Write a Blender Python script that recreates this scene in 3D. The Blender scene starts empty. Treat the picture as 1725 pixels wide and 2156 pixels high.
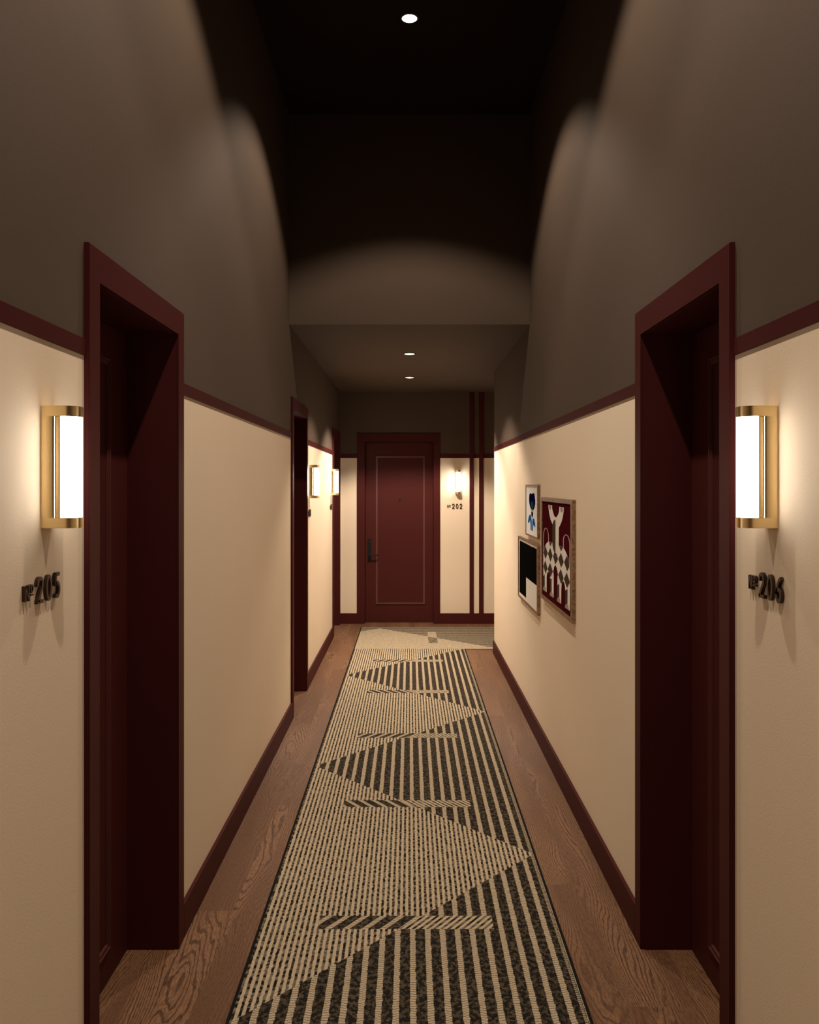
import bpy, bmesh, math
import numpy as np
from mathutils import Vector, Matrix

S = bpy.context.scene
COL = S.collection
PI = math.pi

# ------------------------------------------------------------------ camera, world, exposure
EYE = 1.70
cam = bpy.data.cameras.new('camera'); camo = bpy.data.objects.new('camera', cam); COL.objects.link(camo)
camo.location = (0, 0, EYE); camo.rotation_euler = (PI / 2, 0, 0)
cam.sensor_fit = 'HORIZONTAL'; cam.sensor_width = 36.0
cam.lens = 36.0 * 1750 / 1725
cam.shift_y = -56 / 1725
cam.clip_start = 0.02
S.camera = camo
w = bpy.data.worlds.new('world'); S.world = w; w.use_nodes = True
w.node_tree.nodes['Background'].inputs[0].default_value = (0.0, 0.0, 0.0, 1)
w.node_tree.nodes['Background'].inputs[1].default_value = 0.0
S.view_settings.view_transform = 'Standard'; S.view_settings.look = 'None'
S.view_settings.gamma = 1.0; S.view_settings.use_curve_mapping = False
S.view_settings.exposure = 0.0
S.cycles.max_bounces = 8; S.cycles.diffuse_bounces = 5
S.cycles.sample_clamp_indirect = 4.0

TUBE = 16.0                       # sconce glass emission
TUBE_FAR = 34.0                   # the three far lamps burn brighter
TUBE_COL = (1.0, 0.93, 0.82, 1)
SPOT = 178.0                       # downlight watts in the tall part
SPOT_LOW = 215.0                    # downlight watts in the low part
SPOT_COL = (1.0, 0.83, 0.665)

# ------------------------------------------------------------------ helpers
def mesh_from(bm, name):
    me = bpy.data.meshes.new(name); bmesh.ops.recalc_face_normals(bm, faces=bm.faces[:])
    bm.to_mesh(me); bm.free(); return me
def obj(name, bm, mats, parent=None, smooth=False):
    me = mesh_from(bm, name)
    for m in (mats if isinstance(mats, (list, tuple)) else [mats]): me.materials.append(m)
    if smooth:
        for p in me.polygons: p.use_smooth = True
    o = bpy.data.objects.new(name, me); COL.objects.link(o)
    if parent: o.parent = parent
    return o
def tag(o, label, cat, group=None, kind=None):
    o['label'] = label; o['category'] = cat
    if group: o['group'] = group
    if kind: o['kind'] = kind
    return o
def thing(name, label, cat, loc, rz=0, group=None, kind=None):
    o = bpy.data.objects.new(name, None); COL.objects.link(o); o.empty_display_size = 0.05
    o.location = loc; o.rotation_euler = (0, 0, rz)
    return tag(o, label, cat, group, kind)
def box(bm, x0, x1, y0, y1, z0, z1, mi=0, bev=0):
    vs = [bm.verts.new((x, y, z)) for x in (x0, x1) for y in (y0, y1) for z in (z0, z1)]
    fs = []
    for idx in ((0, 1, 3, 2), (4, 6, 7, 5), (0, 4, 5, 1), (2, 3, 7, 6), (0, 2, 6, 4), (1, 5, 7, 3)):
        f = bm.faces.new([vs[i] for i in idx]); f.material_index = mi; fs.append(f)
    if bev:
        es = set(e for f in fs for e in f.edges)
        r = bmesh.ops.bevel(bm, geom=list(es), offset=bev, segments=2, affect='EDGES', profile=0.5)
        for f in r['faces']: f.material_index = mi
def BM(): return bmesh.new()
def prism(bm, pts, z0, z1, mi=0):
    """pts: 2D outline in xy, extruded along z"""
    a = [bm.verts.new((p[0], p[1], z0)) for p in pts]; b = [bm.verts.new((p[0], p[1], z1)) for p in pts]
    n = len(pts)
    fs = [bm.faces.new(a[::-1]), bm.faces.new(b)]
    for i in range(n): fs.append(bm.faces.new([a[i], a[(i + 1) % n], b[(i + 1) % n], b[i]]))
    for f in fs: f.material_index = mi
def cyl(bm, c, r, h, axis='z', n=32, mi=0, r2=None):
    M = Matrix.Translation(c)
    if axis == 'y': M = M @ Matrix.Rotation(PI / 2, 4, 'X')
    if axis == 'x': M = M @ Matrix.Rotation(PI / 2, 4, 'Y')
    r_ = bmesh.ops.create_cone(bm, cap_ends=True, segments=n, radius1=r, radius2=r if r2 is None else r2, depth=h, matrix=M)
    for v in r_['verts']:
        for f in v.link_faces: f.material_index = mi

# ------------------------------------------------------------------ node maths
class E:
    nt = None
    def __init__(s, o): s.o = o
    @staticmethod
    def m(op, *a, clamp=False):
        n = E.nt.nodes.new('ShaderNodeMath'); n.operation = op; n.use_clamp = clamp
        for i, v in enumerate(a):
            if isinstance(v, E): E.nt.links.new(v.o, n.inputs[i])
            else: n.inputs[i].default_value = v
        return E(n.outputs[0])
    def __add__(s, b): return E.m('ADD', s, b)
    __radd__ = __add__
    def __sub__(s, b): return E.m('SUBTRACT', s, b)
    def __rsub__(s, b): return E.m('SUBTRACT', b, s)
    def __mul__(s, b): return E.m('MULTIPLY', s, b)
    __rmul__ = __mul__
    def __truediv__(s, b): return E.m('DIVIDE', s, b)
    def gt(s, b): return E.m('GREATER_THAN', s, b)
    def lt(s, b): return E.m('LESS_THAN', s, b)
    def abs(s): return E.m('ABSOLUTE', s)
    def fract(s): return E.m('FRACT', s)
    def floor(s): return E.m('FLOOR', s)
    def pp(s, k): return E.m('PINGPONG', s, k)
def smooth(x, a, b):
    n = E.nt.nodes.new('ShaderNodeMapRange'); n.interpolation_type = 'SMOOTHSTEP'
    E.nt.links.new(x.o, n.inputs[0]); n.inputs[1].default_value = a; n.inputs[2].default_value = b
    return E(n.outputs[0])
def comb(x, y, z=0.0):
    n = E.nt.nodes.new('ShaderNodeCombineXYZ')
    for i, v in enumerate((x, y, z)):
        if isinstance(v, E): E.nt.links.new(v.o, n.inputs[i])
        else: n.inputs[i].default_value = v
    return n.outputs[0]
def noise(vec, scale=1.0, detail=2.0, rough=0.5):
    n = E.nt.nodes.new('ShaderNodeTexNoise'); n.inputs['Scale'].default_value = scale
    n.inputs['Detail'].default_value = detail; n.inputs['Roughness'].default_value = rough
    E.nt.links.new(vec, n.inputs['Vector']); return E(n.outputs[0])
def mix(f, a, b):
    n = E.nt.nodes.new('ShaderNodeMix'); n.data_type = 'RGBA'
    if isinstance(f, E): E.nt.links.new(f.o, n.inputs[0])
    else: n.inputs[0].default_value = f
    for i, v in ((6, a), (7, b)):
        if isinstance(v, (tuple, list)): n.inputs[i].default_value = (*v[:3], 1)
        else: E.nt.links.new(v, n.inputs[i])
    return n.outputs[2]
def newmat(name):
    m = bpy.data.materials.new(name); m.use_nodes = True; E.nt = m.node_tree
    return m, m.node_tree.nodes['Principled BSDF']
def coords(kind='Object'):
    t = E.nt.nodes.new('ShaderNodeTexCoord'); sp = E.nt.nodes.new('ShaderNodeSeparateXYZ')
    E.nt.links.new(t.outputs[kind], sp.inputs[0]); return t.outputs[kind], [E(o) for o in sp.outputs]
def bump(b, h, dist, strength=1.0):
    n = E.nt.nodes.new('ShaderNodeBump'); n.inputs['Distance'].default_value = dist; n.inputs['Strength'].default_value = strength
    E.nt.links.new(h.o, n.inputs['Height']); E.nt.links.new(n.outputs[0], b.inputs['Normal'])
def paint(name, c, rough=0.6, var=0.04, sc=6.0, metal=0.0, bumpd=0.0, spec=0.5):
    m, b = newmat(name); v, _ = coords()
    n = noise(v, sc, 3)
    col = mix(n, tuple(x * (1 - var) for x in c), tuple(min(1, x * (1 + var)) for x in c))
    E.nt.links.new(col, b.inputs['Base Color']); b.inputs['Roughness'].default_value = rough
    b.inputs['Metallic'].default_value = metal; b.inputs['Specular IOR Level'].default_value = spec
    if bumpd: bump(b, noise(v, 180, 2), bumpd)
    return m

M_CREAM = paint('cream_wall_paint', (0.79, 0.655, 0.50), 0.75, 0.02, 2.0, bumpd=0.0003, spec=0.25)
M_CREAM_LIT = paint('lit_cream_wall_paint', (0.90, 0.77, 0.60), 0.75, 0.02, 2.0, bumpd=0.0003, spec=0.25)  # same cream lightened: the right wall's extra brightness painted into the colour
M_TAUPE = paint('taupe_wall_paint', (0.079, 0.054, 0.038), 0.8, 0.05, 1.5, bumpd=0.0003, spec=0.2)
M_CEIL = paint('black_brown_ceiling_paint', (0.022, 0.014, 0.010), 0.9, 0.1, 2.0, spec=0.1)
M_OX = paint('oxblood_paint', (0.062, 0.0118, 0.0112), 0.5, 0.06, 5.0, spec=0.08)
M_OXD = paint('oxblood_door_paint', (0.064, 0.0130, 0.0115), 0.5, 0.06, 4.0, spec=0.10)
M_BRASS = paint('brushed_brass', (0.90, 0.70, 0.38), 0.27, 0.03, 30.0, metal=1.0)
M_BRONZE = paint('dark_bronze', (0.045, 0.022, 0.013), 0.35, 0.15, 60.0, metal=0.35)
M_BLACK = paint('black_metal', (0.006, 0.0065, 0.007), 0.5, 0.1, 20.0, spec=0.25)
M_RING = paint('downlight_ring', (0.03, 0.02, 0.015), 0.5, 0.1, 20.0)
M_MOULD = paint('door_moulding_paint', (0.12, 0.04, 0.034), 0.28, 0.05, 9.0)

def emis(name, c, k):
    m, b = newmat(name); b.inputs['Base Color'].default_value = (0.8, 0.8, 0.8, 1)
    b.inputs['Emission Color'].default_value = c; b.inputs['Emission Strength'].default_value = k
    b.inputs['Roughness'].default_value = 0.4
    return m
M_TUBE = emis('frosted_lit_glass', TUBE_COL, TUBE)
M_TUBE2 = emis('frosted_lit_glass_bright', TUBE_COL, TUBE_FAR)
M_DISC = emis('downlight_lens', (1, 0.86, 0.70, 1), 9.0)

# oak floor
def oak():
    m, b = newmat('brown_oak_boards'); v, (x, y, z) = coords()
    PW = 0.235
    px = (x + 0.0) / PW; cell = px.floor()
    seam_x = (px.fract() - 0.5).abs().gt(0.4935)
    yo = y + cell * 0.83
    ycell = (yo / 2.6).floor()
    seed = cell * 7.31 + ycell * 3.17
    big = noise(comb(x * 4.2 + seed, y * 0.62 + seed, seed), 1.0, 2.0, 0.5)
    med = noise(comb(x * 34.0, y * 9.0, seed), 1.0, 3.0, 0.6)
    ph = (x * 70.0 + big * 34.0 + med * 1.2)
    ring = E.m('SINE', ph * 6.2832) * 0.5 + 0.5
    rs = smooth(ring, 0.62, 0.93)
    fig = smooth(noise(comb(x * 6.0 + 3, y * 0.9, seed), 1.0, 2.0), 0.44, 0.62)
    pores = smooth(noise(comb(x * 300.0, y * 34.0, 0.0), 1.0, 3.0, 0.65), 0.47, 0.62)
    fine = E.m('SINE', (x * 175.0 + big * 60.0 + med * 5.0) * 6.2832) * 0.5 + 0.5
    c0 = mix(noise(comb(x * 3.0, y * 0.6, seed), 1.0, 2.0), (0.150, 0.070, 0.034), (0.222, 0.110, 0.056))
    c1 = mix(fig * 0.55 + 0.0, c0, (0.37, 0.195, 0.100))
    c2 = mix(rs * (fig * 0.70 + 0.38) * (0.55 + pores * 0.45), c1, (0.030, 0.010, 0.004))
    c3 = mix(pores * 0.52, c2, (0.075, 0.032, 0.015))
    c4 = mix(smooth(fine, 0.35, 0.95) * 0.42, c3, (0.080, 0.034, 0.016))
    c5 = mix(seam_x * 0.25, c4, (0.05, 0.02, 0.01))
    E.nt.links.new(c5, b.inputs['Base Color']); b.inputs['Roughness'].default_value = 0.5
    b.inputs['Specular IOR Level'].default_value = 0.35
    bump(b, (1.0 - rs * 0.7) - pores * 0.3, 0.0007)
    return m
M_OAK = oak()

# patterned carpet : s across, t along
def carpet(name, rotated):
    m, b = newmat(name); v, (x, y, z) = coords()
    if rotated: s = y - 9.258; t = x + 4.16
    else: s = x; t = y
    wob = (noise(comb(s * 30.0, t * 45.0), 1.0, 2.0) - 0.5)
    sw = s + wob * 0.0095
    xb = (t - 2.61).pp(1.2) * (1.14 / 1.2) - 0.57
    dark0 = (sw - xb).gt(0.0)
    rising = ((t - 2.61) / 2.4).fract().lt(0.5)
    band = (t - 3.215).pp(0.6).lt(0.049) * s.gt(-0.35) * s.lt(0.322)
    darkb = 1.0 - dark0
    dark = dark0 * (1.0 - band) + darkb * band
    sgn = rising * 2.0 - 1.0
    q = sw * (1.0 - band) + band * ((s - t * sgn / 1.35) * 0.8)
    # light field : close beige cords with dark stitched gaps
    ql = q / 0.0217; phl = ql.fract()
    gap = smooth((phl - 0.5).abs(), 0.235, 0.325)
    dash = smooth(noise(comb((ql + 0.5).floor() * 13.7, t * 48.0), 1.0, 2.0), 0.40, 0.58)
    gapd = gap * ((0.62 + dash * 0.38) if not rotated else (0.30 + dash * 0.35))
    bl = mix(noise(comb(ql.floor() * 3.1, t * 55.0), 1.0, 2.0), (0.36, 0.285, 0.185), (0.60, 0.50, 0.36))
    cl = mix(gapd, bl, (0.012, 0.009, 0.006))
    # dark field : broad mottled stripes with beige ribs
    qd = (q + 0.044) / 0.0563; phd = (qd + 0.5).fract()
    rib = smooth((phd - 0.5).abs() + wob * 0.03, 0.205, 0.165)
    ticks = smooth((((t + wob * 0.004) / 0.0125) + noise(comb(qd.floor() * 5.3, t * 4.0), 1.0, 0.0) * 2.0).fract(), 0.72, 0.86)
    br = mix(noise(comb(s * 60.0, t * 70.0), 1.0, 2.0), (0.36, 0.285, 0.185), (0.60, 0.50, 0.36))
    br2 = mix(ticks * 0.85, br, (0.03, 0.022, 0.015))
    mot = smooth(noise(comb(s * 62.0, t * 50.0), 1.0, 3.0, 0.65), 0.47, 0.56)
    big = noise(comb(qd.floor() * 2.7, t * 1.6), 1.0, 1.0)
    mb = mix(big, (0.055, 0.042, 0.028), (0.105, 0.080, 0.052))
    md = mix(mot, (0.014, 0.0125, 0.0105), mb)
    cd = mix(rib, md, br2)
    c = mix(dark, cl, cd)
    # woven border
    e1 = s.abs().gt(0.568) if not rotated else E.m('MAXIMUM', (s + 0.0).gt(0.645), x.lt(-0.568))
    e2 = s.gt(0.553) * s.lt(0.563 if not rotated else 0.0) * (t / 0.011).fract().lt(0.7)
    c = mix(e2 * 0.8, c, (0.42, 0.34, 0.23))
    c = mix(e1, c, (0.012, 0.010, 0.008))
    E.nt.links.new(c, b.inputs['Base Color']); b.inputs['Roughness'].default_value = 0.95
    b.inputs['Specular IOR Level'].default_value = 0.1
    h = (1.0 - gap) * (1.0 - dark) + rib * dark * 0.9 + mot * 0.15
    bump(b, h, 0.0022, 0.8)
    return m
M_RUN = carpet('runner_weave', False)
M_CROSS = carpet('crossing_weave', True)

def framewood():
    m, b = newmat('walnut_frame_wood'); v, (x, y, z) = coords()
    n = noise(comb(x * 60.0, y * 40.0, z * 60.0), 1.0, 4.0, 0.7)
    c = mix(smooth(n, 0.35, 0.65), (0.12, 0.060, 0.028), (0.30, 0.175, 0.085))
    E.nt.links.new(c, b.inputs['Base Color']); b.inputs['Roughness'].default_value = 0.5
    return m
M_FRAME = framewood()
INKS = {}
for nme, c in dict(maroon=(0.075, 0.008, 0.012), bone=(0.95, 0.92, 0.89), umber=(0.085, 0.068, 0.048), tan=(0.42, 0.36, 0.29),
                   white=(0.97, 0.99, 1.0), navy=(0.004, 0.003, 0.045), teal=(0.012, 0.075, 0.095), blue=(0.012, 0.13, 0.45),
                   pale=(0.45, 0.58, 0.72), stone=(0.42, 0.45, 0.38), black=(0.006, 0.006, 0.006), paper=(0.90, 0.87, 0.80),
                   pink=(0.62, 0.44, 0.46)).items():
    INKS[nme] = paint('ink_' + nme, c, 1.0, 0.03, 12.0, spec=0.0)

# ------------------------------------------------------------------ measurements
W = 0.86; HC = 4.35; LC = 2.85; YB = 5.94; YF = 10.22; YN = -3.0; YC = 8.43; XR = 4.2
RZ0, RZ1 = 2.042, 2.088
RSPLIT = 2.065
D1 = (2.195, 3.118); D2 = (6.015, 6.934); D3 = (9.256, 10.18)
DTOP = 2.343; OPEN = 2.255; TH = 0.24

# ------------------------------------------------------------------ shell
bm = BM(); box(bm, -1.35, XR, YN, YF + 0.3, -0.1, 0.0)
tag(obj('floor', bm, M_OAK), 'brown grained oak floor along both sides of the carpet', 'floor', kind='structure')

def side_wall(name, sgn, y0, y1, holes, label, extra=None):
    bm = BM(); a, b_ = sorted((sgn * W, sgn * (W + TH)))
    y = y0
    for (h0, h1) in holes + [(y1, y1)]:
        e = h0 + 0.04 if h1 > h0 else h0
        box(bm, a, b_, y, e, 0, RSPLIT, 2 if (sgn > 0 and y > 2.5) else 0); box(bm, a, b_, y, e, RSPLIT, HC, 1)  # right wall past the door gets the cream with light painted in
        if h1 > h0:
            box(bm, a, b_, e, h1 - 0.04, OPEN + 0.03, HC, 1); y = h1 - 0.04
    if extra: extra(bm)
    tag(obj(name, bm, [M_CREAM, M_TAUPE, M_CREAM_LIT]), label, 'wall', kind='structure')
side_wall('wall_left', -1, YN, YF, [D1, D2, D3], 'left corridor wall, cream below the rail and taupe above')
def xt(bm):
    box(bm, W + TH, XR, YC - 0.2, YC, 0, RSPLIT, 0); box(bm, W + TH, XR, YC - 0.2, YC, RSPLIT, HC, 1)
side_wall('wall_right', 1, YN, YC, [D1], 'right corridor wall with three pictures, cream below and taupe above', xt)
# far wall
FX0, FX1 = -0.645, 0.376
bm = BM()
for (a, b_) in ((-W - TH, FX0 + 0.05), (FX1 - 0.05, XR)):
    box(bm, a, b_, YF, YF + 0.2, 0, RSPLIT, 0); box(bm, a, b_, YF, YF + 0.2, RSPLIT, HC, 1)
box(bm, FX0 + 0.05, FX1 - 0.05, YF, YF + 0.2, OPEN + 0.03, HC, 1)
tag(obj('wall_far', bm, [M_CREAM, M_TAUPE]), 'end wall of the corridor around the far door', 'wall', kind='structure')
bm = BM(); box(bm, -1.3, 1.3, YN - 0.1, YN, 0, RSPLIT, 0); box(bm, -1.3, 1.3, YN - 0.1, YN, RSPLIT, HC, 1)
tag(obj('wall_near', bm, [M_CREAM, M_TAUPE]), 'wall closing the corridor behind the viewer', 'wall', kind='structure')
bm = BM(); box(bm, XR, XR + 0.1, YC - 0.2, YF + 0.2, 0, RSPLIT, 0); box(bm, XR, XR + 0.1, YC - 0.2, YF + 0.2, RSPLIT, HC, 1)
tag(obj('wall_end', bm, [M_CREAM, M_TAUPE]), 'end wall of the crossing passage round the corner', 'wall', kind='structure')
# ceiling : tall dark part, bulkhead and lower taupe part
bm = BM()
box(bm, -W - 0.1, W + 0.1, YN, YB, HC, HC + 0.1, 0)
box(bm, -W, W, YB, YF, LC, HC + 0.1, 1)
box(bm, W, XR, YC, YF, LC, HC + 0.1, 1)
tag(obj('ceiling', bm, [M_CEIL, M_TAUPE]), 'dark ceiling stepping down to a lower taupe part beyond the bulkhead', 'ceiling', kind='structure')

# rails and bars
tn = [0]
def trim(x0, x1, y0, y1, z0, z1, label):
    tn[0] += 1
    bm = BM(); box(bm, x0, x1, y0, y1, z0, z1, 0, bev=0.0015)
    tag(obj('trim_%d' % tn[0], bm, M_OX), label, 'wall trim', kind='structure')
RT = 0.005
for (y0, y1, l) in ((YN, D1[0] - .001, 'oxblood rail on the left wall before the nearest door'), (D1[1] + .001, D2[0] - .001, 'oxblood rail on the left wall between the first two doors'),
                 (D2[1] + .001, D3[0] - .001, 'short oxblood rail on the left wall above the two far lamps')):
    trim(-W, -W + RT, y0, y1, RZ0, RZ1, l)
for (y0, y1, l) in ((YN, D1[0] - .001, 'oxblood rail on the right wall before the door'), (D1[1] + .001, YC + RT, 'long oxblood rail on the right wall above the pictures')):
    trim(W - RT, W, y0, y1, RZ0, RZ1, l)
trim(-W, FX0 - .001, YF - RT, YF, RZ0 - .005, RZ1, 'short oxblood rail left of the far door')
trim(FX1 + .001, XR, YF - RT, YF, RZ0 - .005, RZ1, 'oxblood rail right of the far door')
trim(W, XR, YC, YC + RT, RZ0, RZ1, 'oxblood rail around the corner of the right wall')
trim(0.738, 0.787, YF - 0.016, YF, 0.126, LC, 'left of two upright oxblood bars on the end wall')
trim(0.855, 0.907, YF - 0.016, YF, 0.126, LC, 'right of two upright oxblood bars on the end wall')
# baseboards
def baseb(name, x0, x1, y0, y1, label):
    bm = BM(); box(bm, x0, x1, y0, y1, 0, 0.128, 0, bev=0.0025)
    tag(obj(name, bm, M_OX), label, 'baseboard', kind='structure')
BT = 0.0145
baseb('baseboard_left', -W, -W + BT, YN, D1[0] - .001, 'oxblood baseboard on the left wall before the nearest door')
baseb('baseboard_left', -W, -W + BT, D1[1] + .001, D2[0] - .001, 'oxblood baseboard on the left wall between the first two doors')
baseb('baseboard_left', -W, -W + BT, D2[1] + .001, D3[0] - .001, 'oxblood baseboard on the left wall below the two far lamps')
baseb('baseboard_right', W - BT, W, YN, D1[0] - .001, 'oxblood baseboard on the right wall before the door')
baseb('baseboard_right', W - BT, W, D1[1] + .001, YC + BT, 'long oxblood baseboard on the right wall below the pictures')
baseb('baseboard_right', W, XR, YC, YC + BT, 'oxblood baseboard around the corner of the right wall')
baseb('baseboard_far', -W, FX0 - .001, YF - BT, YF, 'short oxblood baseboard left of the far door')
baseb('baseboard_far', FX1 + .001, XR, YF - BT, YF, 'oxblood baseboard right of the far door')

# ------------------------------------------------------------------ doors
# local frame: x along the wall (reading direction), -y out of the wall into the corridor, z up
dn = [0]
def door(loc, rz, Wd, cl, cr, recess, label, panel, handle_x, lever_dir, peep=None, casing_top=None):
    dn[0] += 1
    r = thing('door_%d' % dn[0], label, 'door', loc, rz, kind='structure')
    CT = 0.0145; oz = OPEN if casing_top is None else casing_top
    bm = BM()                                        # casing
    pts = [(0, 0), (cl, 0), (cl, oz), (Wd - cr, oz), (Wd - cr, 0), (Wd, 0), (Wd, DTOP), (0, DTOP)]
    f = [bm.verts.new((p[0], -CT, p[1])) for p in pts]; g = [bm.verts.new((p[0], 0, p[1])) for p in pts]
    F = bm.faces.new(f); G = bm.faces.new(g[::-1])
    for i in range(8): bm.faces.new([f[i], g[i], g[(i + 1) % 8], f[(i + 1) % 8]])
    bmesh.ops.bevel(bm, geom=[e for e in F.edges], offset=0.0022, segments=2, affect='EDGES')
    obj('casing', bm, M_OX, r)
    j = 0.004                                        # jamb lining, set back from the casing edge
    bm = BM(); D = recess
    box(bm, cl - 0.012, cl + j, 0.0, D + 0.045, 0, oz - j)
    box(bm, Wd - cr - j, Wd - cr + 0.012, 0.0, D + 0.045, 0, oz - j)
    box(bm, cl - 0.012, Wd - cr + 0.012, 0.0, D + 0.045, oz - j, oz + 0.015)
    obj('jamb', bm, M_OX, r)
    bm = BM()
    box(bm, cl + j + .002, Wd - cr - j - .002, D, D + 0.04, 0.004, oz - j - .002, 0, bev=0.002)
    lf = obj('door_leaf', bm, M_OXD, r)
    x0, x1, z0, z1 = panel                           # raised moulding rings
    bm = BM()
    def ring(a0, a1, b0, b1, wd, t):
        for (q0, q1, w0, w1) in ((a0, a1, b0, b0 + wd), (a0, a1, b1 - wd, b1), (a0, a0 + wd, b0 + wd, b1 - wd), (a1 - wd, a1, b0 + wd, b1 - wd)):
            box(bm, q0, q1, D - t, D + 0.0005, w0, w1)
    ring(x0, x1, z0, z1, 0.005, 0.010)
    ring(x0 + 0.005, x1 - 0.005, z0 + 0.005, z1 - 0.005, 0.012, 0.004)
    ring(x0 + 0.017, x1 - 0.017, z0 + 0.017, z1 - 0.017, 0.004, 0.008)
    obj('panel_moulding', bm, M_MOULD, r)
    # lock plate with lever
    hx = handle_x; d = lever_dir
    bm = BM(); pts = []
    n = 10; hw, z0_, z1_ = 0.020, 0.76, 1.045
    for i in range(n + 1): a = PI * i / n; pts.append((hx + hw * math.cos(a), z1_ - hw + hw * math.sin(a)))
    for i in range(n + 1): a = PI + PI * i / n; pts.append((hx + hw * math.cos(a), z0_ + hw + hw * math.sin(a)))
    a_ = [bm.verts.new((p[0], D - 0.016, p[1])) for p in pts]; b_ = [bm.verts.new((p[0], D + 0.0005, p[1])) for p in pts]
    FF = bm.faces.new(a_); bm.faces.new(b_[::-1]); N = len(pts)
    for i in range(N): bm.faces.new([a_[i], b_[i], b_[(i + 1) % N], a_[(i + 1) % N]])
    bmesh.ops.bevel(bm, geom=list(FF.edges), offset=0.004, segments=2, affect='EDGES')
    h = obj('lock_plate', bm, M_BLACK, r)
    bm = BM(); cyl(bm, (hx, D - 0.019, 1.0), 0.010, 0.008, 'y', 20)
    obj('lock_cylinder', bm, M_BRONZE, h)
    bm = BM(); cyl(bm, (hx, D - 0.036, 0.838), 0.009, 0.045, 'y', 20)
    box(bm, min(hx - d * 0.009, hx + d * 0.115), max(hx - d * 0.009, hx + d * 0.115), D - 0.062, D - 0.050, 0.830, 0.846, 0, bev=0.003)
    lv = obj('lever', bm, M_BLACK, h)
    if peep:
        bm = BM(); cyl(bm, (peep, D - 0.002, 1.518), 0.018, 0.007, 'y', 24)
        p = obj('peephole', bm, M_BLACK, r)
        bm = BM(); cyl(bm, (peep, D - 0.0065, 1.518), 0.007, 0.003, 'y', 20); obj('peephole_lens', bm, M_BLACK, p)
    return r
WD = D1[1] - D1[0]
sidep = (0.22, WD - 0.272, 0.22, 2.125)
# left wall doors: local x -> +Y
door((-W, D1[0], 0), PI / 2, WD, 0.073, 0.073, 0.172, 'oxblood door in deep recess on the left, right beside the big left lamp', (0.24, WD - 0.275, 0.12, 2.13), 0.14, 1, peep=WD / 2)
door((-W, D2[0], 0), PI / 2, D2[1] - D2[0], 0.073, 0.065, 0.172, 'dark recessed doorway in the middle of the left wall, nearer of the two narrow ones', (0.24, 0.65, 0.12, 2.13), 0.14, 1, peep=0.46)
door((-W, D3[0], 0), PI / 2, D3[1] - D3[0], 0.073, 0.073, 0.172, 'narrowest oxblood doorway, at the far end of the left wall', (0.24, 0.65, 0.12, 2.13), 0.14, 1, peep=0.46)
# right wall: local x -> -Y
door((W, D1[1], 0), -PI / 2, WD, 0.073, 0.073, 0.172, 'oxblood door in deep recess on the right, right beside the big right lamp', (0.275, WD - 0.24, 0.12, 2.13), WD - 0.14, -1, peep=WD / 2)
door((FX0, YF, 0), 0, FX1 - FX0, 0.091, 0.078, 0.09, 'oxblood panelled door facing the viewer at the corridor end', (-0.4166 - FX0, 0.190 - FX0, 0.228, 2.064),
     -0.492 - FX0, 1, peep=-0.121 - FX0, casing_top=2.238)

# ------------------------------------------------------------------ sconces
ZS = 1.60
def sconce(loc, rz, label, glass=None):
    r = thing('wall_sconce', label, 'wall lamp', loc, rz, group='brass wall lamps along the corridor')
    hw = 0.031; fl = 0.055; H = 0.286; ch = 0.0245
    def dshape(hw, fl, inset=0.0):
        p = [(-hw, 0), (-hw, -fl)]
        for i in range(1, 16): a = PI + PI * i / 16; p.append((hw * math.cos(a), -fl + hw * math.sin(a)))
        p += [(hw, -fl), (hw, 0)]; return p
    for z in (0, H - ch):
        bm = BM(); prism(bm, dshape(hw, fl), z, z + ch)
        bmesh.ops.bevel(bm, geom=[e for e in bm.edges if abs(e.verts[0].co.z - e.verts[1].co.z) < 1e-6], offset=0.0012, segments=2, affect='EDGES')
        o = obj('end_cap', bm, M_BRASS, r)
        for pgn in o.data.polygons: pgn.use_smooth = True
        o.data.set_sharp_from_angle(angle=math.radians(35))
    bm = BM(); prism(bm, [(-hw, 0), (-hw, -0.027), (-hw + .001, -0.0295), (-hw + .003, -0.0315), (-hw + .006, -0.0325), (hw - .006, -0.0325), (hw - .003, -0.0315), (hw - .001, -0.0295), (hw, -0.027), (hw, 0)], ch, H - ch)
    box(bm, -0.026, 0.026, -0.044, -0.0325, ch, H - ch, 0, bev=0.0015)
    o = obj('back_channel', bm, M_BRASS, r, smooth=True); o.data.set_sharp_from_angle(angle=math.radians(50))
    rr = 0.0285; th = math.asin((fl - 0.0445) / rr)
    pr = [(rr * math.cos(t_), -fl + rr * math.sin(t_)) for t_ in [th - (PI + 2 * th) * i / 28 for i in range(29)]]
    bm = BM(); prism(bm, pr, ch, H - ch)
    o = obj('glass_tube', bm, glass or M_TUBE, r, smooth=True); o.data.set_sharp_from_angle(angle=math.radians(40))
    return r

sconce((-W, 1.968, ZS), PI / 2, 'large lit brass lamp on the left wall above room number 205')
sconce((W, 1.968, ZS), -PI / 2, 'large lit brass lamp on the right wall above room number 206')
sconce((-W, 7.13, ZS - 0.010), PI / 2, 'small lit brass lamp on the far left wall, nearer of the two', M_TUBE2)
sconce((-W, 9.09, ZS - 0.006), PI / 2, 'small lit brass lamp on the left wall, farthest, beside the last doorway', M_TUBE2)
sconce((0.592, YF, ZS), 0, 'small lit brass lamp on the end wall right of the far door', M_TUBE2)

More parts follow.
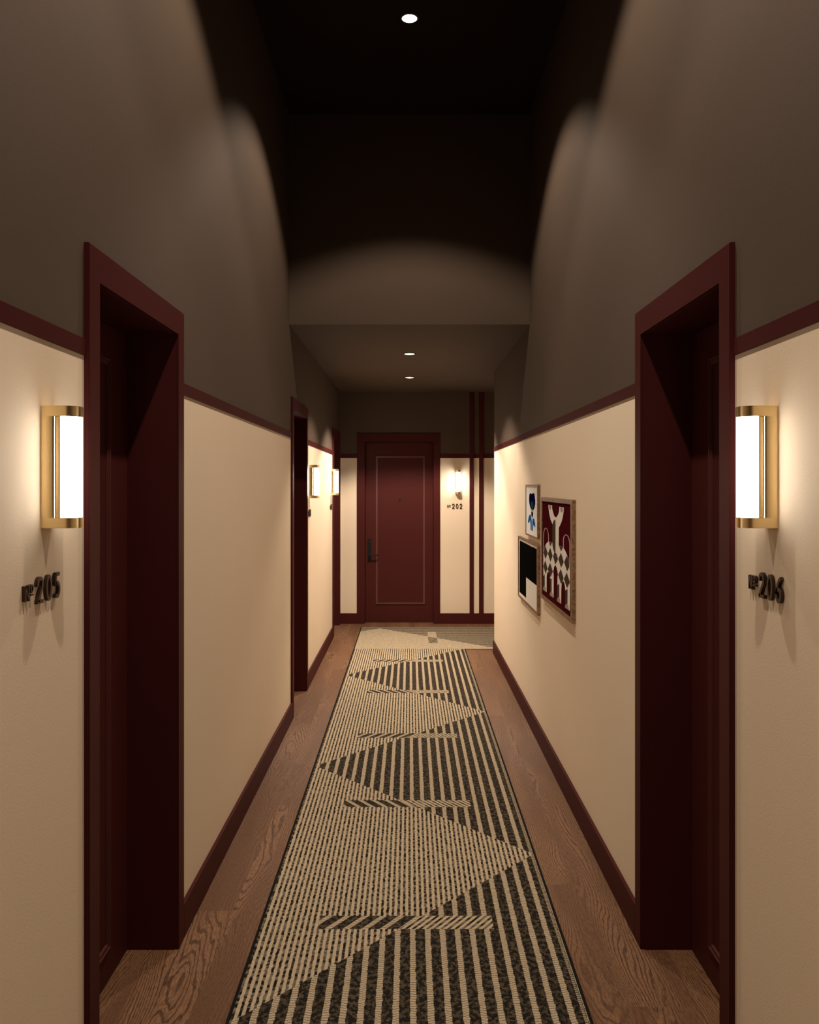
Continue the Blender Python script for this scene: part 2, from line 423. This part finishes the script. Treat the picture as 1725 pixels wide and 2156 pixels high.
# ------------------------------------------------------------------ room numbers
def ribbon(bm, pts, wd, d0, d1, closed=False):
    n = len(pts); L = []; R = []
    for i in range(n):
        if closed: a, b_ = pts[i - 1], pts[(i + 1) % n]
        else: a, b_ = pts[max(0, i - 1)], pts[min(n - 1, i + 1)]
        t = Vector((b_[0] - a[0], b_[1] - a[1])).normalized(); nn = Vector((-t.y, t.x)); k = wd / 2
        if 0 < i < n - 1 or closed:
            t1 = (Vector(pts[i]) - Vector(pts[i - 1])).normalized(); t2 = (Vector(pts[(i + 1) % n]) - Vector(pts[i])).normalized()
            c = max(0.5, t.dot(t1)); k = wd / 2 / c
        L.append(Vector(pts[i]) + nn * k); R.append(Vector(pts[i]) - nn * k)
    q = [[bm.verts.new((p.x, d, p.y)) for p in S_] for S_ in (L, R) for d in (d0, d1)]
    m_ = n if closed else n - 1
    for i in range(m_):
        j = (i + 1) % n
        for A, B in ((0, 2), (2, 3), (3, 1), (1, 0)): bm.faces.new([q[A][i], q[A][j], q[B][j], q[B][i]])
    if not closed:
        for i in (0, n - 1): bm.faces.new([q[0][i], q[1][i], q[3][i], q[2][i]])
def arc(cx, cy, rx, ry, a0, a1, n=16):
    return [(cx + rx * math.cos(math.radians(a0 + (a1 - a0) * i / n)), cy + ry * math.sin(math.radians(a0 + (a1 - a0) * i / n))) for i in range(n + 1)]
SW = 0.135
GL = {
 '2': [(arc(.26, .70, .19, .225, 195, -28, 14) + [(.30, .42), (.16, .20), (.09, .075)], 0), ([(.03, .075), (.50, .075)], 0)],
 '0': [(arc(.26, .50, .185, .425, 90, 446, 28)[:-1], 1)],
 '5': [([(.46, .925), (.13, .925)], 0), ([(.145, .93), (.13, .50)], 0), ([(.13, .52)] + arc(.24, .34, .20, .265, 105, -130, 16), 0)],
 '6': [([(.44, .93), (.32, .86), (.20, .70), (.12, .50), (.09, .32)], 0), (arc(.26, .30, .175, .225, 0, 345, 23), 1)],
 '3': [(arc(.24, .72, .18, .20, 160, -85, 14), 0), (arc(.24, .29, .20, .22, 85, -160, 16), 0)],
 '1': [([(.30, 0), (.30, .99)], 0), ([(.12, .76), (.30, .95)], 0)],
}
def number(loc, rz, text, label):
    r = thing('room_number', label, 'room number', loc, rz, group='bronze room numbers under the lamps')
    h = 0.063
    def glyph(name, strokes, ox, oz, sc, wd):
        bm = BM()
        for pts, cl in strokes: ribbon(bm, [(ox + p[0] * sc, oz + p[1] * sc) for p in pts], wd * sc, -0.0085, -0.0005, bool(cl))
        obj(name, bm, M_BRONZE, r)
    glyph('letter', [([(.08, 0), (.08, 1)], 0), ([(.08, .97), (.56, .03)], 0), ([(.56, 0), (.56, 1)], 0)], 0.0, 0.014, 0.035, .14)
    glyph('letter_mark', [(arc(.2, .74, .15, .22, 90, 440, 16), 1), ([(.02, .34), (.40, .34)], 0)], 0.027, 0.014, 0.035, .12)
    x = 0.060
    for ch in text:
        glyph('digit', GL[ch], x, 0, h, SW); x += 0.0465
number((-W, 1.842, 1.427), PI / 2, '205', 'bronze room number 205 on the left wall')
number((W, 2.089, 1.427), -PI / 2, '206', 'bronze room number 206 on the right wall')
number((-W, 7.00, 1.432), PI / 2, '203', 'tiny bronze room number seen edge-on under the nearer far-left lamp')
number((-W, 8.97, 1.432), PI / 2, '201', 'tiny bronze room number seen edge-on under the farthest left lamp')
number((0.462, YF, 1.413), 0, '202', 'small bronze room number 202 right of the far door')

# ------------------------------------------------------------------ downlights
def downlight(y, z, watts, label, half):
    r = thing('recessed_downlight', label, 'ceiling light', (0, y, z), 0, group='round downlights along the ceiling')
    bm = BM()
    n = 40; R0, R1 = 0.043, 0.053
    vs = [[bm.verts.new((rr * math.cos(2 * PI * i / n), rr * math.sin(2 * PI * i / n), zz)) for i in range(n)] for rr, zz in ((R0, 0.0), (R0, -0.006), (R1, -0.004), (R1, 0.0))]
    for k in range(4):
        for i in range(n): bm.faces.new([vs[k][i], vs[k][(i + 1) % n], vs[(k + 1) % 4][(i + 1) % n], vs[(k + 1) % 4][i]])
    obj('trim_ring', bm, M_RING, r)
    bm = BM(); cyl(bm, (0, 0, -0.0025), R0, 0.003, 'z', 40); obj('lens', bm, M_DISC, r)
    ld = bpy.data.lights.new('downlight_beam', 'SPOT'); ld.energy = watts; ld.color = SPOT_COL[:3]
    ld.spot_size = 2 * math.radians(half); ld.spot_blend = 0.30; ld.shadow_soft_size = 0.035
    lo = bpy.data.objects.new('downlight_beam', ld); COL.objects.link(lo); lo.parent = r; lo.location = (0, 0, -0.012)
downlight(4.71, HC, SPOT, 'largest round downlight, alone high in the dark ceiling', 56)
downlight(2.95, HC, SPOT, 'round downlight high above the near doors, out of the frame', 56)
downlight(1.20, HC, SPOT, 'round downlight high above the two large lamps, out of the frame', 56)
downlight(7.25, LC, SPOT_LOW * 0.68, 'upper of the two small downlights in the lower ceiling', 60)
downlight(8.83, LC, SPOT_LOW * 1.5, 'lower of the two small downlights, nearest the far door', 60)

# ------------------------------------------------------------------ carpets
bm = BM(); box(bm, -0.58, 0.58, YN + 0.3, 8.597, 0, 0.010, 0, bev=0.003)
tag(obj('hallway_runner', bm, M_RUN), 'long beige and charcoal striped zigzag runner down the corridor', 'carpet')
bm = BM(); box(bm, -0.58, XR - 0.3, 8.600, 9.915, 0, 0.010, 0, bev=0.003)
tag(obj('crossing_runner', bm, M_CROSS), 'paler speckled runner lying crosswise before the far door', 'carpet')

# ------------------------------------------------------------------ framed pictures on the right wall
def homog(q):
    A = []; B = []
    for (x, y), (u, v) in zip(q, ((0, 1), (1, 1), (1, 0), (0, 0))):
        A.append([x, y, 1, 0, 0, 0, -u * x, -u * y]); B.append(u); A.append([0, 0, 0, x, y, 1, -v * x, -v * y]); B.append(v)
    hh = np.append(np.linalg.solve(np.array(A, float), np.array(B, float)), 1).reshape(3, 3)
    def f(x, y):
        r_ = hh @ np.array([x, y, 1.0]); return float(r_[0] / r_[2]), float(r_[1] / r_[2])
    return f
def picture(y_far, y_near, z0, z1, fw_h, fw_v, label, quad, shapes, bg):
    """local x runs from the far end to the near end of the frame"""
    Wd = y_far - y_near; H = z1 - z0; T = 0.020
    r = thing('framed_picture', label, 'picture', (W, y_far, z0), -PI / 2, group='framed prints on the right wall')
    bm = BM()
    for (a, b_, c, d) in ((0, fw_h, 0, H), (Wd - fw_h, Wd, 0, H), (fw_h, Wd - fw_h, 0, fw_v), (fw_h, Wd - fw_h, H - fw_v, H)):
        box(bm, a, b_, -T, -0.0005, c, d, 0)
    bmesh.ops.remove_doubles(bm, verts=bm.verts[:], dist=1e-6)
    obj('frame', bm, M_FRAME, r)
    mats = [INKS[bg]]; names = [bg]
    bm = BM(); box(bm, fw_h, Wd - fw_h, -T + 0.004, -0.002, fw_v, H - fw_v, 0)
    f = homog(quad); lay = 0
    for ink, pts in shapes:
        lay += 1
        if ink not in names: names.append(ink); mats.append(INKS[ink])
        uv = [f(*p) for p in pts]
        vs = []
        for (u, v) in uv:
            u = min(0.998, max(0.002, u)); v = min(0.998, max(0.002, v))
            vs.append(bm.verts.new((fw_h + u * (Wd - 2 * fw_h), -T + 0.004 - 0.00012 * lay, fw_v + v * (H - 2 * fw_v))))
        try:
            fc = bm.faces.new(vs); fc.material_index = names.index(ink)
        except ValueError: pass
    me = bpy.data.meshes.new('print'); bm.to_mesh(me); bm.free()
    for m_ in mats: me.materials.append(m_)
    o = bpy.data.objects.new('print', me); COL.objects.link(o); o.parent = r
def stroke(pts, wd):
    L = []; R = []
    for i in range(len(pts)):
        a, b_ = Vector(pts[max(0, i - 1)]), Vector(pts[min(len(pts) - 1, i + 1)]); t = (b_ - a).normalized(); n = Vector((-t.y, t.x))
        L.append(tuple(Vector(pts[i]) + n * wd / 2)); R.append(tuple(Vector(pts[i]) - n * wd / 2))
    return L + R[::-1]
# coordinates of the prints' own designs, on a 1/21.56 grid
A_ = lambda *p: [(x, y) for x, y in p]
B_ = lambda *p: [(x, y + 1940) for x, y in p]
C_ = lambda *p: [(x, y + 3665) for x, y in p]
beast = [
 ('bone', A_((395, 565), (560, 565), (560, 700), (600, 850), (650, 1000), (720, 1075), (775, 1030), (830, 920), (870, 800), (885, 650), (885, 565), (1080, 565), (1075, 750), (1040, 1000), (990, 1200), (930, 1360), (865, 1500))
   + B_((862, 700), (700, 700)) + A_((600, 1440), (490, 1200), (430, 950), (398, 700))),
 ('tan', A_((425, 570), (520, 570), (518, 680), (495, 760), (470, 785), (445, 760), (427, 680))),
 ('tan', A_((925, 570), (1045, 570), (1043, 690), (1020, 780), (985, 808), (950, 780), (928, 690))),
 ('pink', stroke(A_((182, 2700), (182, 2100), (188, 1850), (220, 1690), (255, 1630), (287, 1610), (325, 1640), (360, 1710), (392, 1850), (408, 2000)) + B_((408, 100), (408, 260)), 26)),
 ('pink', stroke(B_((1080, 420), (1078, 100)) + A_((1080, 1950), (1110, 1840), (1150, 1775), (1210, 1750), (1265, 1780), (1310, 1860), (1345, 1980), (1365, 2100)) + B_((1370, 300), (1374, 1260)), 36)),
 ('bone', B_((175, 830), (200, 700), (230, 560), (275, 430), (330, 330), (410, 250), (480, 255), (585, 270), (700, 300), (865, 345), (1000, 380), (1070, 405), (1160, 520), (1250, 710), (1310, 860), (1355, 1100), (1375, 1250), (1388, 1500), (1392, 3215),
   (1190, 3095), (1190, 2400), (1160, 2100), (1120, 1960), (1080, 1920), (1040, 1970), (1012, 2100), (998, 2300), (995, 2965), (820, 2870), (820, 1760), (845, 1665), (815, 1500), (780, 1360), (750, 1290), (720, 1268), (690, 1290), (665, 1370), (640, 1500), (628, 1570), (650, 1700), (650, 2755),
   (490, 2665), (480, 1820), (450, 1700), (425, 1640), (400, 1622), (370, 1640), (345, 1720), (330, 1870), (330, 2555), (185, 2470))),
 ('umber', B_((275, 460), (372, 790), (270, 1080), (190, 800), (230, 580))),
 ('umber', B_((490, 520), (600, 860), (500, 1150), (385, 800))),
 ('umber', B_((440, 255), (572, 270), (490, 465))),
 ('umber', B_((680, 690), (765, 715), (845, 955), (725, 1240), (620, 880))),
 ('umber', B_((980, 650), (1105, 1040), (985, 1330), (860, 955))),
 ('umber', B_((885, 352), (1062, 402), (980, 600))),
 ('umber', B_((1250, 720), (1310, 870), (1350, 1070), (1360, 1210), (1260, 1440), (1125, 1050))),
 ('umber', B_((270, 1110), (370, 1460), (280, 1720), (185, 1400))),
 ('umber', B_((490, 1190), (615, 1560), (500, 1830), (480, 1815), (450, 1700), (385, 1480))),
 ('umber', B_((980, 1380), (1105, 1780), (1040, 1965), (998, 2060), (860, 1670))),
 ('umber', B_((1250, 1490), (1390, 1890), (1260, 2180), (1125, 1800))),
 ('umber', A_((710, 1158), (672, 1195), (635, 1260), (605, 1360), (592, 1450)) + B_((592, 280), (605, 420), (635, 560), (680, 690), (722, 700)) + A_((716, 1300))),
 ('umber', C_((190, 130), (245, 20), (250, 570), (190, 700))),
 ('umber', C_((492, 150), (522, 185), (560, 160), (560, 750), (500, 900))),
 ('umber', C_((825, 470), (850, 390), (905, 340), (910, 940), (825, 1100))),
 ('umber', C_((1195, 610), (1250, 515), (1288, 520), (1285, 1180), (1195, 1330))),
 ('tan', C_((185, 740), (195, 630), (242, 552), (290, 630), (312, 820))),
 ('tan', C_((490, 940), (502, 830), (550, 745), (605, 820), (638, 1020))),
 ('tan', C_((820, 1140), (832, 1020), (892, 940), (952, 1020), (985, 1232))),
 ('tan', C_((1190, 1370), (1205, 1250), (1270, 1168), (1335, 1260), (1375, 1475))),
]
picture(5.315, 4.298, 0.985, 1.625, 0.040, 0.024, 'largest framed print, pale harlequin beast on a maroon ground',
        [(125, 450), (1410, 370), (1450, 1790 + 3665), (135, 960 + 3665)], beast, 'maroon')
def ell(cx, cy, rx, ry, n=20): return [(cx + rx * math.cos(2 * PI * i / n), cy + ry * math.sin(2 * PI * i / n)) for i in range(n)]
bluefig = [
 ('navy', [(490, 540), (515, 520), (540, 492), (570, 528), (585, 500), (605, 485), (625, 495), (642, 462), (660, 485), (675, 590), (690, 720), (690, 850), (672, 950), (640, 1055), (590, 1068), (545, 1055), (510, 970), (487, 850), (478, 700)]),
 ('teal', ell(585, 900, 46, 140)),
 ('stone', [(550, 1068), (628, 1064), (622, 1160), (555, 1160)]),
 ('navy', [(552, 1155), (622, 1155), (612, 1270), (587, 1360), (560, 1270)]),
 ('pale', [(575, 1350), (597, 1380), (590, 1800), (558, 1795), (570, 1500)]),
 ('blue', [(522, 1232), (500, 1260), (480, 1300), (460, 1400), (440, 1530), (460, 1552), (490, 1530), (515, 1440), (530, 1560), (538, 1795), (568, 1795), (572, 1500), (553, 1300)]),
 ('blue', [(640, 1345), (610, 1390), (597, 1560), (590, 1805), (612, 1805), (628, 1570), (650, 1610), (690, 1668), (692, 1550), (668, 1420)]),
]
picture(6.02, 5.46, 1.345, 1.705, 0.016, 0.011, 'smallest framed print, blue painted figure on white, top left',
        [(383, 290), (768, 215), (770, 2000), (383, 1925)], bluefig, 'white')
picture(6.44, 5.455, 0.845, 1.310, 0.034, 0.017, 'framed print of a black angular block on cream, lower left',
        [(92, 150), (580, 285), (580, 1960), (97, 1585)],
        [('black', [(110, 200), (300, 258), (465, 315), (482, 306), (565, 345), (565, 1285), (285, 1120), (285, 1650), (110, 1525)])], 'paper')
bpy.context.view_layer.update()
